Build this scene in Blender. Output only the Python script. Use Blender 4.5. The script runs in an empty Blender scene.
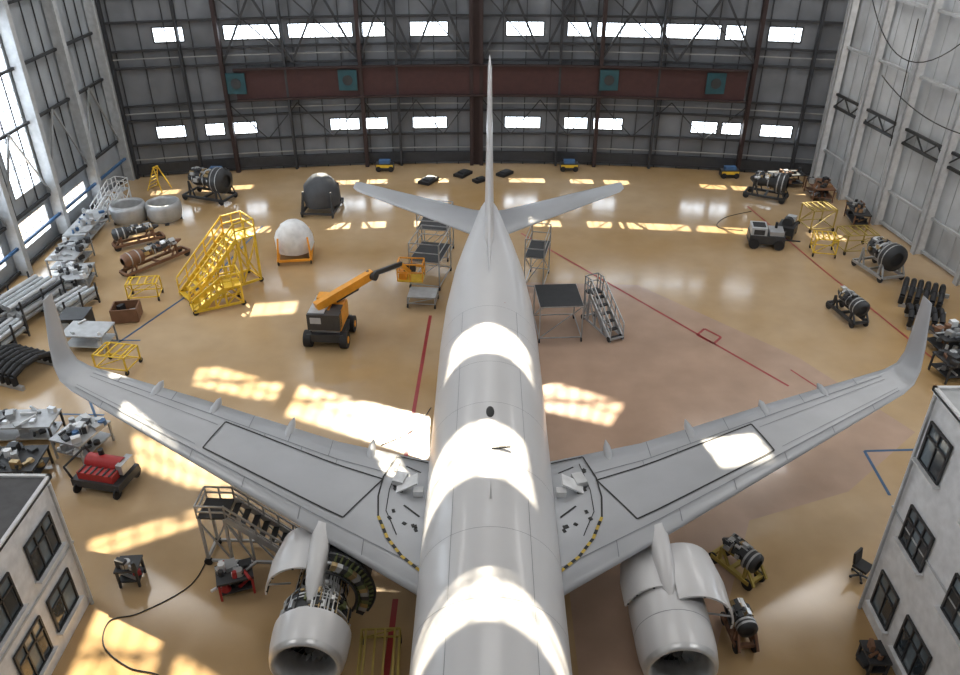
import bpy, math, random
from mathutils import Vector, Matrix, Euler
R=math.radians
scn=bpy.context.scene

# ---------------------------------------------------------------- materials
MATS={}
def mat(name,col,rough=.5,metal=0.0,var=0.12,scale=3.0,bump=0.0,coat=0.0):
    if name in MATS: return MATS[name]
    m=bpy.data.materials.new(name); m.use_nodes=True
    nt=m.node_tree; b=nt.nodes['Principled BSDF']
    b.inputs['Roughness'].default_value=rough; b.inputs['Metallic'].default_value=metal
    b.inputs['Coat Weight'].default_value=coat
    tc=nt.nodes.new('ShaderNodeTexCoord'); n=nt.nodes.new('ShaderNodeTexNoise')
    n.inputs['Scale'].default_value=scale; n.inputs['Detail'].default_value=4
    nt.links.new(tc.outputs['Object'],n.inputs['Vector'])
    r=nt.nodes.new('ShaderNodeValToRGB')
    r.color_ramp.elements[0].position=.3; r.color_ramp.elements[1].position=.7
    r.color_ramp.elements[0].color=[c*(1-var) for c in col]+[1]
    r.color_ramp.elements[1].color=[min(1,c*(1+var)) for c in col]+[1]
    nt.links.new(n.outputs['Fac'],r.inputs['Fac']); nt.links.new(r.outputs['Color'],b.inputs['Base Color'])
    if bump:
        bp=nt.nodes.new('ShaderNodeBump'); bp.inputs['Strength'].default_value=bump; bp.inputs['Distance'].default_value=.05
        nt.links.new(n.outputs['Fac'],bp.inputs['Height']); nt.links.new(bp.outputs['Normal'],b.inputs['Normal'])
    MATS[name]=m; return m
def corrugated(name,col,axis,rough=.5,metal=.2,scale=6,var=.25):
    m=mat(name,col,rough,metal,var,.35)
    nt=m.node_tree; b=nt.nodes['Principled BSDF']
    tc=nt.nodes.new('ShaderNodeTexCoord'); w=nt.nodes.new('ShaderNodeTexWave')
    w.bands_direction=axis; w.inputs['Scale'].default_value=scale
    nt.links.new(tc.outputs['Object'],w.inputs['Vector'])
    bp=nt.nodes.new('ShaderNodeBump'); bp.inputs['Strength'].default_value=.5; bp.inputs['Distance'].default_value=.06
    nt.links.new(w.outputs['Fac'],bp.inputs['Height']); nt.links.new(bp.outputs['Normal'],b.inputs['Normal'])
    return m
def glassmat():
    m=bpy.data.materials.new('window_glass'); m.use_nodes=True; nt=m.node_tree
    nt.nodes.clear(); o=nt.nodes.new('ShaderNodeOutputMaterial'); mx=nt.nodes.new('ShaderNodeMixShader')
    t=nt.nodes.new('ShaderNodeBsdfTransparent'); g=nt.nodes.new('ShaderNodeBsdfGlossy')
    t.inputs['Color'].default_value=(.9,.95,1,1); g.inputs['Roughness'].default_value=.1
    mx.inputs[0].default_value=.08
    nt.links.new(t.outputs[0],mx.inputs[1]); nt.links.new(g.outputs[0],mx.inputs[2]); nt.links.new(mx.outputs[0],o.inputs[0])
    return m
GLASS=glassmat()
YEL=mat('yellow_paint',(.78,.52,.04),.45); ORG=mat('orange_paint',(.85,.36,.03),.4)
STEEL=mat('steel_grey',(.42,.43,.44),.4,.4); ALU=mat('aluminium',(.62,.63,.64),.35,.5)
DK=mat('dark_metal',(.05,.052,.056),.5,.3); BLK=mat('black_rubber',(.014,.014,.016),.65)
BRN=mat('brown_oxide_steel',(.2,.1,.055),.6); RED=mat('red_paint',(.42,.03,.03),.4)
BLU=mat('blue_paint',(.05,.13,.28),.5); WHT=mat('white_paint',(.74,.75,.76),.4)
LGR=mat('light_grey_paint',(.45,.47,.49),.5); GRN=mat('green_primer',(.13,.15,.06),.5)
BRASS=mat('brass_titanium',(.45,.33,.17),.35,.7); WOOD=mat('plywood',(.35,.2,.1),.7)
TARP=mat('white_tarp',(.78,.79,.8),.7,bump=.4); TARPD=mat('charcoal_tarp',(.06,.065,.075),.6,bump=.4)
TARPG=mat('grey_plastic_sheet',(.36,.39,.41),.4,bump=.5,scale=6)
MAR=mat('maroon_steel',(.06,.024,.024),.6); COLM=mat('dark_brown_column',(.035,.02,.02),.6); TEAL=mat('teal_panel',(.02,.08,.1),.5)
GIRT=mat('door_girt_steel',(.045,.048,.055),.5,.2)
PLN=mat('aircraft_white_paint',(.63,.63,.64),.33,0,.03,.4,coat=.2)
WNG=mat('wing_grey_paint',(.42,.435,.46),.36,.1,.08,.5)
LINE=mat('black_line_paint',(.015,.015,.015),.5); YLINE=mat('yellow_line_paint',(.55,.38,.05),.5)
SEAM=mat('panel_seam_grey',(.22,.23,.25),.5)
GDARK=mat('dark_window_glass',(.03,.04,.05),.08); GOFF=mat('office_window_glass',(.16,.2,.23),.06,0,.5,.8)

# ---------------------------------------------------------------- mesh builder
class MB:
    def __init__(s): s.v=[]; s.f=[]; s.m=[]; s.sm=[]; s.mats=[]
    def mi(s,m):
        if m not in s.mats: s.mats.append(m)
        return s.mats.index(m)
    def add(s,vs,fs,m,smooth=False):
        o=len(s.v); s.v+=[tuple(v) for v in vs]; k=s.mi(m)
        for f in fs: s.f.append([i+o for i in f]); s.m.append(k); s.sm.append(smooth)
    def box(s,c,d,m,rz=0,rx=0,ry=0):
        e=Euler((rx,ry,rz)).to_matrix(); c=Vector(c)
        vs=[c+e@Vector((d[0]/2*i,d[1]/2*j,d[2]/2*k)) for i in(-1,1) for j in(-1,1) for k in(-1,1)]
        s.add(vs,[(0,1,3,2),(4,6,7,5),(0,4,5,1),(2,3,7,6),(0,2,6,4),(1,5,7,3)],m)
    def frame(s,p,q):
        p=Vector(p);q=Vector(q);d=(q-p)
        if d.length<1e-6: d=Vector((0,0,1))
        d.normalize(); up=Vector((0,0,1)) if abs(d.z)<.95 else Vector((0,1,0))
        a=d.cross(up).normalized(); b=a.cross(d).normalized(); return p,q,a,b
    def beam(s,p,q,w,m,h=None):
        p,q,a,b=s.frame(p,q); h=h or w
        vs=[]
        for c in(p,q):
            for i,j in((-1,-1),(1,-1),(1,1),(-1,1)): vs.append(c+a*(w/2*i)+b*(h/2*j))
        s.add(vs,[(0,3,2,1),(4,5,6,7),(0,1,5,4),(1,2,6,5),(2,3,7,6),(3,0,4,7)],m)
    def cyl(s,p,q,r,m,r2=None,n=16,caps=True):
        p,q,a,b=s.frame(p,q); r2=r if r2 is None else r2
        vs=[]
        for c,rr in((p,r),(q,r2)):
            for i in range(n):
                t=2*math.pi*i/n; vs.append(c+a*(rr*math.cos(t))+b*(rr*math.sin(t)))
        s.add(vs,[(i,(i+1)%n,n+(i+1)%n,n+i) for i in range(n)],m,True)
        if caps:
            s.add(vs[:n],[tuple(range(n))[::-1]],m); s.add(vs[n:],[tuple(range(n))],m)
    def tube(s,pts,r,m,n=8):
        for i in range(len(pts)-1): s.cyl(pts[i],pts[i+1],r,m,n=n)
    def ball(s,c,rr,m,nu=16,nv=10,jit=0,seed=0):
        rnd=random.Random(seed); vs=[];fs=[]
        for j in range(nv+1):
            ph=math.pi*j/nv-math.pi/2
            for i in range(nu):
                t=2*math.pi*i/nu; k=1+rnd.uniform(-jit,jit)
                vs.append((c[0]+rr[0]*k*math.cos(ph)*math.cos(t),c[1]+rr[1]*k*math.cos(ph)*math.sin(t),c[2]+rr[2]*math.sin(ph)))
        for j in range(nv):
            for i in range(nu): fs.append((j*nu+i,j*nu+(i+1)%nu,(j+1)*nu+(i+1)%nu,(j+1)*nu+i))
        s.add(vs,fs,m,True)
    def loft(s,rings,m,closed=True,caps=False,smooth=True):
        n=len(rings[0]); vs=[p for r in rings for p in r]; fs=[]
        for j in range(len(rings)-1):
            for i in range(n if closed else n-1):
                k=(i+1)%n; fs.append((j*n+i,j*n+k,(j+1)*n+k,(j+1)*n+i))
        s.add(vs,fs,m,smooth)
        if caps: s.add(rings[0],[tuple(range(n))[::-1]],m); s.add(rings[-1],[tuple(range(n))],m)
    def rev(s,o,prof,m,n=40,a0=0,a1=360):
        full=abs(a1-a0)>=360; k=n if full else n+1; rings=[]
        for y,r in prof:
            rings.append([(o[0]+r*math.cos(R(a0+(a1-a0)*i/n)),o[1]+y,o[2]+r*math.sin(R(a0+(a1-a0)*i/n))) for i in range(k)])
        s.loft(rings,m,closed=full)
    def make(s,name,loc=(0,0,0),rz=0,parent=None,fix=True):
        me=bpy.data.meshes.new(name); me.from_pydata(s.v,[],s.f)
        for m in s.mats: me.materials.append(m)
        me.polygons.foreach_set('material_index',s.m); me.polygons.foreach_set('use_smooth',s.sm)
        me.update()
        o=bpy.data.objects.new(name,me); scn.collection.objects.link(o)
        o.location=loc; o.rotation_euler=(0,0,rz)
        if parent: o.parent=parent
        return o
def empty(name,loc=(0,0,0)):
    e=bpy.data.objects.new(name,None); scn.collection.objects.link(e); e.location=loc; return e
def sheet(mb,us,vs,holes,fmap,m):
    us=sorted(set([round(u,3) for u in us]+[round(h[i],3) for h in holes for i in(0,1)])); vs=sorted(set([round(v,3) for v in vs]+[round(h[i],3) for h in holes for i in(2,3)]))
    P=[fmap(u,v) for v in vs for u in us]; F=[]; n=len(us)
    for j in range(len(vs)-1):
        for i in range(n-1):
            cu=(us[i]+us[i+1])/2; cv=(vs[j]+vs[j+1])/2
            if any(h[0]<cu<h[1] and h[2]<cv<h[3] for h in holes): continue
            F.append((j*n+i,j*n+i+1,(j+1)*n+i+1,(j+1)*n+i))
    mb.add(P,F,m)

# ---------------------------------------------------------------- room
ROOF=22.5; XL=-25.8; YF=-7.0
def ybk(x): return 58-.0052*x*x
def xr(y): return 23.6+(55-y)*.13
fm=bpy.data.materials.new('epoxy_floor'); fm.use_nodes=True; nt=fm.node_tree; b=nt.nodes['Principled BSDF']
tc=nt.nodes.new('ShaderNodeTexCoord'); n1=nt.nodes.new('ShaderNodeTexNoise'); n1.inputs['Scale'].default_value=.11; n1.inputs['Detail'].default_value=3
n2=nt.nodes.new('ShaderNodeTexNoise'); n2.inputs['Scale'].default_value=.9; n2.inputs['Detail'].default_value=8
r1=nt.nodes.new('ShaderNodeValToRGB'); e=r1.color_ramp.elements
e[0].position=.36; e[0].color=(.45,.29,.13,1); e[1].position=.62; e[1].color=(.54,.395,.24,1)
mx=nt.nodes.new('ShaderNodeMixRGB'); mx.blend_type='MULTIPLY'; mx.inputs[0].default_value=.5
r2=nt.nodes.new('ShaderNodeValToRGB'); e=r2.color_ramp.elements; e[0].position=.3; e[0].color=(.82,.8,.78,1); e[1].position=.65; e[1].color=(1,1,1,1)
for n in(n1,n2): nt.links.new(tc.outputs['Object'],n.inputs['Vector'])
nt.links.new(n1.outputs['Fac'],r1.inputs['Fac']); nt.links.new(n2.outputs['Fac'],r2.inputs['Fac'])
nt.links.new(r1.outputs['Color'],mx.inputs[1]); nt.links.new(r2.outputs['Color'],mx.inputs[2]); nt.links.new(mx.outputs['Color'],b.inputs['Base Color'])
rr=nt.nodes.new('ShaderNodeMapRange'); rr.inputs['To Min'].default_value=.08; rr.inputs['To Max'].default_value=.28
nt.links.new(n2.outputs['Fac'],rr.inputs['Value']); nt.links.new(rr.outputs[0],b.inputs['Roughness'])
b.inputs['Coat Weight'].default_value=.35; b.inputs['Coat Roughness'].default_value=.12
mb=MB(); mb.box((2,26,-.15),(64,70,.3),fm); mb.make('floor')
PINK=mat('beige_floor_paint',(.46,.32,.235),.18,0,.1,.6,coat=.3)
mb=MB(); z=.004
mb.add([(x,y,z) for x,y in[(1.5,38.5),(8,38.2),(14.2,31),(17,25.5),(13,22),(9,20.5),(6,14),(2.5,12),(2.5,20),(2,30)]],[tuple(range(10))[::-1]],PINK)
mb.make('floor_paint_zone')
LR=mat('red_floor_line',(.32,.03,.03),.4); LB=mat('blue_floor_line',(.04,.1,.2),.4)
def fl(mb,pts,w,m,z=.008):
    for i in range(len(pts)-1):
        a=Vector((*pts[i],z)); c=Vector((*pts[i+1],z)); d=(c-a).normalized(); s=Vector((-d.y,d.x,0))*w/2
        mb.add([a-s,c-s,c+s,a+s],[(0,1,2,3)],m)
mb=MB()
fl(mb,[(2,45),(13,28.7)],.12,LR); fl(mb,[(10,33),(10.6,32.2),(11.1,32.8),(10.5,33.6),(10,33)],.12,LR)
fl(mb,[(-2.9,34.8),(-3.2,23)],.16,LR); fl(mb,[(-2.9,17),(-2.9,13)],.18,LR); fl(mb,[(0,57),(0,44)],.15,LR)
fl(mb,[(17,49.5),(18.6,40),(20.3,31)],.1,LR); fl(mb,[(13.5,30),(14.8,27.5)],.08,LR)
fl(mb,[(-17.5,32),(-15,38.8),(-14,46)],.12,LB); fl(mb,[(-19.5,32.3),(-16.5,32.3)],.1,LB); fl(mb,[(-15.6,25.5),(-18.5,30)],.1,LB)
fl(mb,[(14.5,24.3),(18.5,24.5)],.12,LB); fl(mb,[(14.5,24.3),(14.4,21.8)],.12,LB); fl(mb,[(-19.6,26.5),(-15.8,26.4)],.1,LB)
mb.make('floor_marking')

CORB=corrugated('dark_door_cladding',(.23,.245,.27),'X'); CORL=corrugated('side_wall_cladding',(.42,.46,.5),'Y'); CORR=corrugated('right_wall_cladding',(.66,.69,.72),'Y')
up=[(-22.2,-20.3),(-17.8,-14),(-13.6,-9.3),(-8.7,-7.1),(-5.4,-2.8),(1.2,3.8),(5.4,7),(7.4,11.7),(12,15.6),(15.9,17.2),(18.6,20.7)]
lo=[(-23.2,-21.3),(-20,-18.7),(-18.4,-16.5),(-11.4,-9.3),(-9,-7.3),(-5.5,-3),(1.2,3.8),(5.5,7.2),(7.6,9.7),(14.5,16.3),(16.6,17.9),(19.2,21.3)]
hb=[(a,c,9.05,10.0) for a,c in up]+[(a,c,2.65,3.5) for a,c in lo]+[(-16.0,-11.2,17.5,18.7)]  # last, high opening is added out of view to throw a sun patch
mb=MB(); sheet(mb,[XL+i*.99 for i in range(51)],[0,ROOF],hb,lambda u,v:(u,ybk(u),v),CORB)
mb.make('wall_back')
wn=0
def window(p,q,z0,z1,cols,rows,fmat=DK,glass=GLASS,w=.08,off=(0,0,0)):
    global wn; wn+=1
    mb=MB(); p=Vector(p)+Vector(off);q=Vector(q)+Vector(off); c=(p+q)/2
    P=lambda t,z:(p.x+(q.x-p.x)*t-c.x,p.y+(q.y-p.y)*t-c.y,z-z0)
    for i in range(cols+1):
        ww=w if i in(0,cols) else w*.5; mb.beam(P(i/cols,z0),P(i/cols,z1),ww,fmat)
    for j in range(rows+1):
        ww=w if j in(0,rows) else w*.5; zz=z0+(z1-z0)*j/rows; mb.beam(P(0,zz),P(1,zz),ww,fmat)
    mb.add([P(0,z0),P(1,z0),P(1,z1),P(0,z1)],[(0,1,2,3)],glass)
    mb.make('window_%d'%wn,(c.x,c.y,z0))
for a,c,z0,z1 in hb: window((a,ybk(a),0),(c,ybk(c),0),z0,z1,max(2,round((c-a)/.75)),1)
mb=MB()
def bx(x,z,off): return (x,ybk(x)-off,z)
def hz(x0,x1,z,w,h,m,off=.3):
    n=max(1,int(abs(x1-x0)/2)); 
    for i in range(n):
        a=x0+(x1-x0)*i/n; c=x0+(x1-x0)*(i+1)/n; mb.beam(bx(a,z,off),bx(c,z,off),w,m,h)
for z in(.25,2.3,4.0,5.0,7.5,8.6,10.4,12,14,16): hz(-25,23,z,.16,.13,GIRT,.15)
hz(-25,23,.6,.2,.7,GIRT,.1)
for z in(1.3,4.5,8.1): hz(-25,23,z,.08,.05,STEEL,.22)
x=-24.6
while x<23.3:
    mb.beam(bx(x,0,.12),bx(x,17,.12),.06,GIRT); x+=1.6
for x in(-24.9,-20.6,-14,-6.4,5,11.8,21.6):
    mb.beam(bx(x,0,.35),bx(x,22,.35),.16,GIRT,.35)
for x in(-18.1,-1.2,-.5,18.0,-8.9,7.8): mb.beam(bx(x,0,.4),bx(x,22,.4),.26,COLM,.4)
mb.beam(bx(-.85,0,.3),bx(-.85,22,.3),.5,COLM,.1)
for x0,x1 in((-18,-8.9),(-8.9,-1.4),(-.4,7.8),(7.8,18)):
    nn=2
    for i in range(nn):
        a=x0+(x1-x0)*i/nn; c=x0+(x1-x0)*(i+1)/nn; mid=(a+c)/2
        mb.beam(bx(a,7.6,.4),bx(mid,12,.4),.15,GIRT); mb.beam(bx(c,7.6,.45),bx(mid,12,.45),.15,GIRT)
        mb.beam(bx(a,12,.4),bx(c,7.6,.5),.08,GIRT)
        mb.beam(bx(a,4.8,.35),bx(mid,2.3,.35),.07,GIRT); mb.beam(bx(c,4.8,.35),bx(mid,2.3,.35),.07,GIRT)
for i in range(17):
    x0=-17.4+i*2.06; c=x0+2.06
    mb.add([bx(x0,5.15,.5),bx(c,5.15,.5),bx(c,7.2,.5),bx(x0,7.2,.5)],[(0,1,2,3)],MAR)
hz(-17.4,17.6,5.15,.3,.12,COLM,.6); hz(-17.4,17.6,7.2,.3,.12,COLM,.6)
for x in(-17.3,-9.8,8.4,15.6):
    mb.box(bx(x,6.3,.6),(1.3,.1,1.4),TEAL); mb.cyl(bx(x,6.3,.66),bx(x,6.3,.7),.35,DK)
mb.make('hangar_door_truss')
for x in(-19.3,-7.5,5.9,17.2):
    b_=MB(); b_.box((0,0,.35),(1.3,.6,.45),DK); b_.box((0,-.05,.68),(.8,.45,.25),BLU); b_.box((0,-.32,.4),(1.2,.05,.2),YEL)
    for i in(-.45,.45): b_.cyl((i,-.38,.2),(i,.3,.2),.2,BLK)
    b_.make('hangar_door_bogie',(x,ybk(x)-1.4,0))

# left wall
hl=[(41.0,43.9,3.6,12.5),(35.2,38.6,3.6,12.5),(36,38.5,.9,2.4),(40.3,43.6,.9,2.4),(45.2,48.6,.9,2.0)]
hl+=[(29,33,4,12),(20,24,4,12)]
mb=MB(); sheet(mb,[YF,58],[0,ROOF],hl,lambda u,v:(XL,u,v),CORL); mb.make('wall_left')
for a,c,z0,z1 in hl: window((XL,a,0),(XL,c,0),z0,z1,4,12 if z1-z0>3 else 2,LGR)
mb=MB(); 
for y in [54.2-5*i for i in range(12)]:
    mb.beam((XL+.35,y,0),(XL+.35,y,ROOF),.5,LGR,.25); mb.beam((XL+.7,y,0),(XL+.7,y,ROOF),.12,LGR,.4)
    if y>10:
        mb.beam((XL+.3,y,2.8),(XL+.3,y-2.5,7),.1,STEEL); mb.beam((XL+.3,y-5,2.8),(XL+.3,y-2.5,7),.1,STEEL)
for z in(.2,2.8,7,9.9,13,16): mb.beam((XL+.2,YF,z),(XL+.2,54.5,z),.16,DK)
for y in [54.2-1.25*i for i in range(46)]: mb.beam((XL+.1,y,2.8),(XL+.1,y,ROOF),.06,DK)
mb.beam((XL+.5,20,1.6),(XL+.5,54,1.6),.14,BLU)
mb.make('trim_left_wall_posts')
# right wall (slightly splayed)
hr=[(30,34,4,10),(20,24,4,10)]
mb=MB(); sheet(mb,[YF,56.3],[0,ROOF],hr,lambda u,v:(xr(u),u,v),CORR); mb.make('wall_right')
for a,c,z0,z1 in hr: window((xr(a),a,0),(xr(c),c,0),z0,z1,4,8,LGR)
mb=MB()
for y in(54.6,50.8,46.6,42.3,38.4,34,29.5,25,20.5,16,11.5,7):
    mb.beam((xr(y)-.4,y,0),(xr(y)-.4,y,ROOF),.42,WHT,.2); mb.beam((xr(y)-.75,y,0),(xr(y)-.75,y,ROOF),.1,LGR,.38)
for z in(.2,2.2,5.2,6.0,9,12.5,16): mb.beam((xr(54.5)-.3,54.5,z),(xr(YF)-.3,YF,z),.15,DK if z in(5.2,6.0) else LGR)
y=54.5
while y>10:
    mb.beam((xr(y)-.3,y,5.2),(xr(y-1)-.3,y-1,6),.07,DK); mb.beam((xr(y-2)-.3,y-2,5.2),(xr(y-1)-.3,y-1,6),.07,DK); y-=2
for y in [53.5-1.1*i for i in range(40)]: mb.beam((xr(y)-.06,y,0),(xr(y)-.06,y,ROOF),.03,LGR)
mb.make('trim_right_wall_posts')
mb=MB()
def sag(p,q,s,n=14): 
    p=Vector(p);q=Vector(q); return [p.lerp(q,i/n)-Vector((0,0,s*4*(i/n)*(1-i/n))) for i in range(n+1)]
mb.tube(sag((xr(52)-1,52,12.5),(xr(43)-1,43,11.5),2.2),.03,BLK); mb.tube(sag((xr(43)-1,43,11.5),(xr(36)-1,36,10),1.8),.03,BLK)
mb.tube(sag((xr(47)-1,47,12),(xr(46.5)-1,46.5,5),0),.03,BLK); mb.tube(sag((xr(49)-1,49,8.5),(xr(40)-1,40,7.5),.6),.03,BLK)
mb.make('hanging_cable')
mb=MB(); mb.add([(-25.8,YF,0),(31.7,YF,0),(31.7,YF,ROOF),(-25.8,YF,ROOF)],[(0,1,2,3)],CORR); mb.make('wall_front')
# roof with added skylight openings, unseen, shaped to throw the sun patches: quads listed as where each opening's sunlight lands (floor/aircraft height z)
SUN=Vector((.08,-1.2,-1.0))
pat=[([(-13.2,30.5),(-8.9,28.7),(-9.0,27.2),(-12.9,28.6)],0),([(-8.2,28.7),(-2.5,26.3),(-2.4,23.8),(-8.4,26.4)],0),([(2.3,29.2),(5.8,27.5),(4.9,25.8),(2.3,26.8)],0),
 ([(-14.3,25.3),(-9.1,22.9),(-9.2,21.2),(-13.2,23.1)],0),([(-13.5,19.4),(-10.1,21.0),(-9.9,20.2),(-13.0,18.5)],0),
 ([(-12.0,17.2),(-9.6,15.5),(-9.2,13.2),(-11.8,13.8)],0),([(-9.0,15.0),(-7.6,14.2),(-6.5,12.2),(-8.9,12.2)],0),
 ([(-1.4,24.7),(1.4,24.4),(1.4,22.4),(-1.6,22.8)],5.3),([(-1.9,19.2),(1.0,18.6),(1.2,16.1),(-2.0,16.8)],5.3),([(-1.9,13.2),(1.7,13.0),(1.7,11.5),(-1.9,11.8)],5.3),
 ([(6.9,20.9),(8.6,20.7),(8.9,19.3),(7.2,19.0)],3.5),([(-4.0,20.9),(-3.0,20.6),(-2.4,18.9),(-3.3,19.3)],2.9)]
sk=[]
for q,z in pat:
    k=ROOF-z; q=[(x-SUN.x*k,y-SUN.y*k) for x,y in q]; xs=[p[0] for p in q]; ys=[p[1] for p in q]
    sk.append((q,(min(xs)-.1,max(xs)+.1,min(ys)-.1,max(ys)+.1)))
ROOFM=corrugated('roof_cladding',(.3,.31,.33),'X')
mb=MB(); sheet(mb,[-26.5,33],[YF-.5,59],[h for q,h in sk],lambda u,v:(u,v,ROOF),ROOFM)
for q,h in sk:
    o=[(h[0],h[3]),(h[1],h[3]),(h[1],h[2]),(h[0],h[2])]
    vs=[(*p,ROOF) for p in o]+[(*p,ROOF) for p in q]
    mb.add(vs,[(i,(i+1)%4,4+(i+1)%4,4+i) for i in range(4)],ROOFM)
mb.make('ceiling')
for i,(q,h) in enumerate(sk):
    mb=MB(); Q=[Vector((*p,0)) for p in q]; c=sum(Q,Vector((0,0,0)))/4; Q=[p-c for p in Q]
    n=max(2,round((Q[1]-Q[0]).length/.7))
    for j in range(n+1): mb.beam(Q[0].lerp(Q[1],j/n),Q[3].lerp(Q[2],j/n),.07,DK)
    for t in(0,.5,1): mb.beam(Q[0].lerp(Q[3],t),Q[1].lerp(Q[2],t),.07,DK)
    mb.make('added_roof_opening_%d'%(i+1),(c.x,c.y,ROOF))
mb=MB()
for y in range(-2,57,7):
    for z in(ROOF-.4,ROOF-1.6): mb.beam((-25.5,y,z),(xr(y)-.3,y,z),.12,STEEL)
    x=-25
    while x<22: mb.beam((x,y,ROOF-1.6),(x+1.5,y,ROOF-.4),.05,STEEL); mb.beam((x+1.5,y,ROOF-.4),(x+3,y,ROOF-1.6),.05,STEEL); x+=3
mb.make('trim_roof_truss')

# ---------------------------------------------------------------- lights
w=bpy.data.worlds.new('World'); scn.world=w; w.use_nodes=True
bg=w.node_tree.nodes['Background']; bg.inputs[0].default_value=(.9,.95,1,1); bg.inputs[1].default_value=7.0
sl=bpy.data.lights.new('sun','SUN'); sl.energy=22; sl.angle=R(.55); sl.color=(1,.88,.68)
so=bpy.data.objects.new('sun',sl); scn.collection.objects.link(so); so.rotation_euler=SUN.to_track_quat('-Z','Y').to_euler(); so.location=(0,80,60)
for x in(-19,0,19):
    for y in(8,22,36,49):
        l=bpy.data.lights.new('overhead_fill_light','AREA'); l.shape='RECTANGLE'; l.size=8; l.size_y=4; l.energy=680 if x<0 else (790 if x>0 else 430); l.color=(1,.98,.95)
        o=bpy.data.objects.new('overhead_fill_light',l); scn.collection.objects.link(o); o.location=(x,y,ROOF-1.9)  # unseen area fill added to brighten the interior, no fixtures behind it

# ---------------------------------------------------------------- airplane
plane=empty('airplane',(0,0,0))
def ring(y,hw,z0,z1,n=64):
    zc=(z0+z1)/2; hh=(z1-z0)/2
    return [(hw*math.cos(2*math.pi*i/n),y,zc+hh*math.sin(2*math.pi*i/n)) for i in range(n)]
SEC=[(.3,.06,2.75,2.9),(.6,.4,2.45,3.2),(1.2,.8,2.1,3.65),(2,1.15,1.85,4.15),(3,1.5,1.6,4.8),(4.2,1.75,1.48,5.2),(6,1.88,1.42,5.42),(10,1.88,1.42,5.42),(14,1.88,1.42,5.42),(20,1.88,1.42,5.42),(26,1.88,1.42,5.42),(28.5,1.78,1.8,5.42),(31,1.52,2.5,5.42),(33,1.17,3.2,5.38),(35,.78,3.95,5.3),(36.8,.42,4.5,5.18),(37.8,.15,4.75,5.05)]
mb=MB(); mb.loft([ring(*s) for s in SEC],PLN,caps=True)
for y in(7.5,9.8,12.4,14.6,17.1,19.9,22.2,24.6,26):
    mb.loft([ring(y-.006,1.883,1.417,5.423),ring(y+.006,1.883,1.417,5.423)],SEAM)
for a in(58,122):
    pts=[(1.882*math.cos(R(a)),y,3.42+2.002*math.sin(R(a))) for y in(6,26)]
    mb.beam(pts[0],pts[1],.01,SEAM)
for i in range(38):
    y=6+i*.52
    for s in(-1,1): mb.ball((s*1.845,y,3.5),(.034,.11,.16),DK,8,6)
mb.ball((0,19.4,5.4),(.13,.3,.06),LINE); mb.box((.3,17.7,5.43),(.55,.05,.05),LINE,rz=.15)
mb.loft([[(-.03,15.6,5.4),(.03,15.6,5.4)],[(0,15.85,5.85),(0,15.85,5.85)]],PLN,closed=False)
mb.add([(-.02,23.4,5.4),(-.02,23.9,5.4),(-.02,23.9,5.7),(.02,23.4,5.4),(.02,23.9,5.4),(.02,23.9,5.7)],[(0,1,2),(3,5,4),(0,2,5,3),(1,4,5,2)],WHT)
mb.ball((.55,26.4,5.25),(.08,.08,.08),RED)
for s in(-1,1):
    mb.add([(s*.1,1.72,4.05),(s*.75,1.85,3.95),(s*.85,2.35,4.4),(s*.1,2.3,4.48)],[(0,1,2,3)],GDARK)
mb.loft([ring(13.2,.6,1.2,2.4),ring(14.2,1.9,1.1,2.9),ring(17.5,2.1,1.0,3.0),ring(20.5,1.95,1.1,2.9),ring(22.2,.6,1.3,2.3)],PLN,caps=True)
mb.make('fuselage',parent=plane)
def naca(c): return 5*(.2969*math.sqrt(max(c,0))-.126*c-.3516*c*c+.2843*c**3-.1015*c**4)
CS=[0,.01,.03,.07,.13,.2,.3,.42,.55,.7,.85,1]
WST=[(1.2,2.55,14.4,20.4,.13,5),(1.8,2.65,14.75,20.35,.13,5),(5,3.0,16.7,20.95,.12,6),(10,3.55,19.75,22.6,.11,6),(14.3,4.05,22.35,23.9,.1,9),(14.8,4.2,22.72,24.1,.1,28),(15.08,4.55,23.05,24.3,.1,55),(15.22,5.2,23.4,24.5,.09,74),(15.42,6.55,24.15,24.8,.08,80)]
def stpt(st,c,side,sgn,off=0):
    x,z,le,te,t,ph=st; ch=te-le; o=sgn*naca(c)*t*ch*(1.1 if sgn>0 else .9)+off
    if side>0 and x>5: x=5+(x-5)*.972
    return (side*(x-math.sin(R(ph))*o),le+ch*c,z+math.cos(R(ph))*o)
def surf(stations,side,m,mb):
    rings=[]
    for st in stations:
        rings.append([stpt(st,c,side,1) for c in CS[::-1]]+[stpt(st,c,side,-1) for c in CS[1:]])
    mb.loft(rings,m,caps=True)
def interp(stations,x):
    for a,b_ in zip(stations,stations[1:]):
        if a[0]<=x<=b_[0]:
            t=(x-a[0])/(b_[0]-a[0]); return tuple(a[i]+(b_[i]-a[i])*t for i in range(6))
    return stations[-1]
def wpt(x,c,side,off=.015):
    st=interp(WST,x)
    for a,b_ in zip(CS,CS[1:]):
        if a<=c<=b_:
            t=(c-a)/(b_-a); p=Vector(stpt(st,a,side,1,off)); q=Vector(stpt(st,b_,side,1,off)); return p.lerp(q,t)
def ribbon(mb,pts,side,w,m,off=.02,sub=8,dash=None):
    P=[]
    for (x0,c0),(x1,c1) in zip(pts,pts[1:]):
        for i in range(sub): P.append(wpt(x0+(x1-x0)*i/sub,c0+(c1-c0)*i/sub,side,off))
    P.append(wpt(*pts[-1],side,off))
    for i in range(len(P)-1):
        d=(P[i+1]-P[i]); s=Vector((-d.y,d.x,0)).normalized()*w/2
        mm=m if not dash else (m if i%2 else dash)
        mb.add([P[i]-s,P[i+1]-s,P[i+1]+s,P[i]+s],[(0,1,2,3)],mm)
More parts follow.
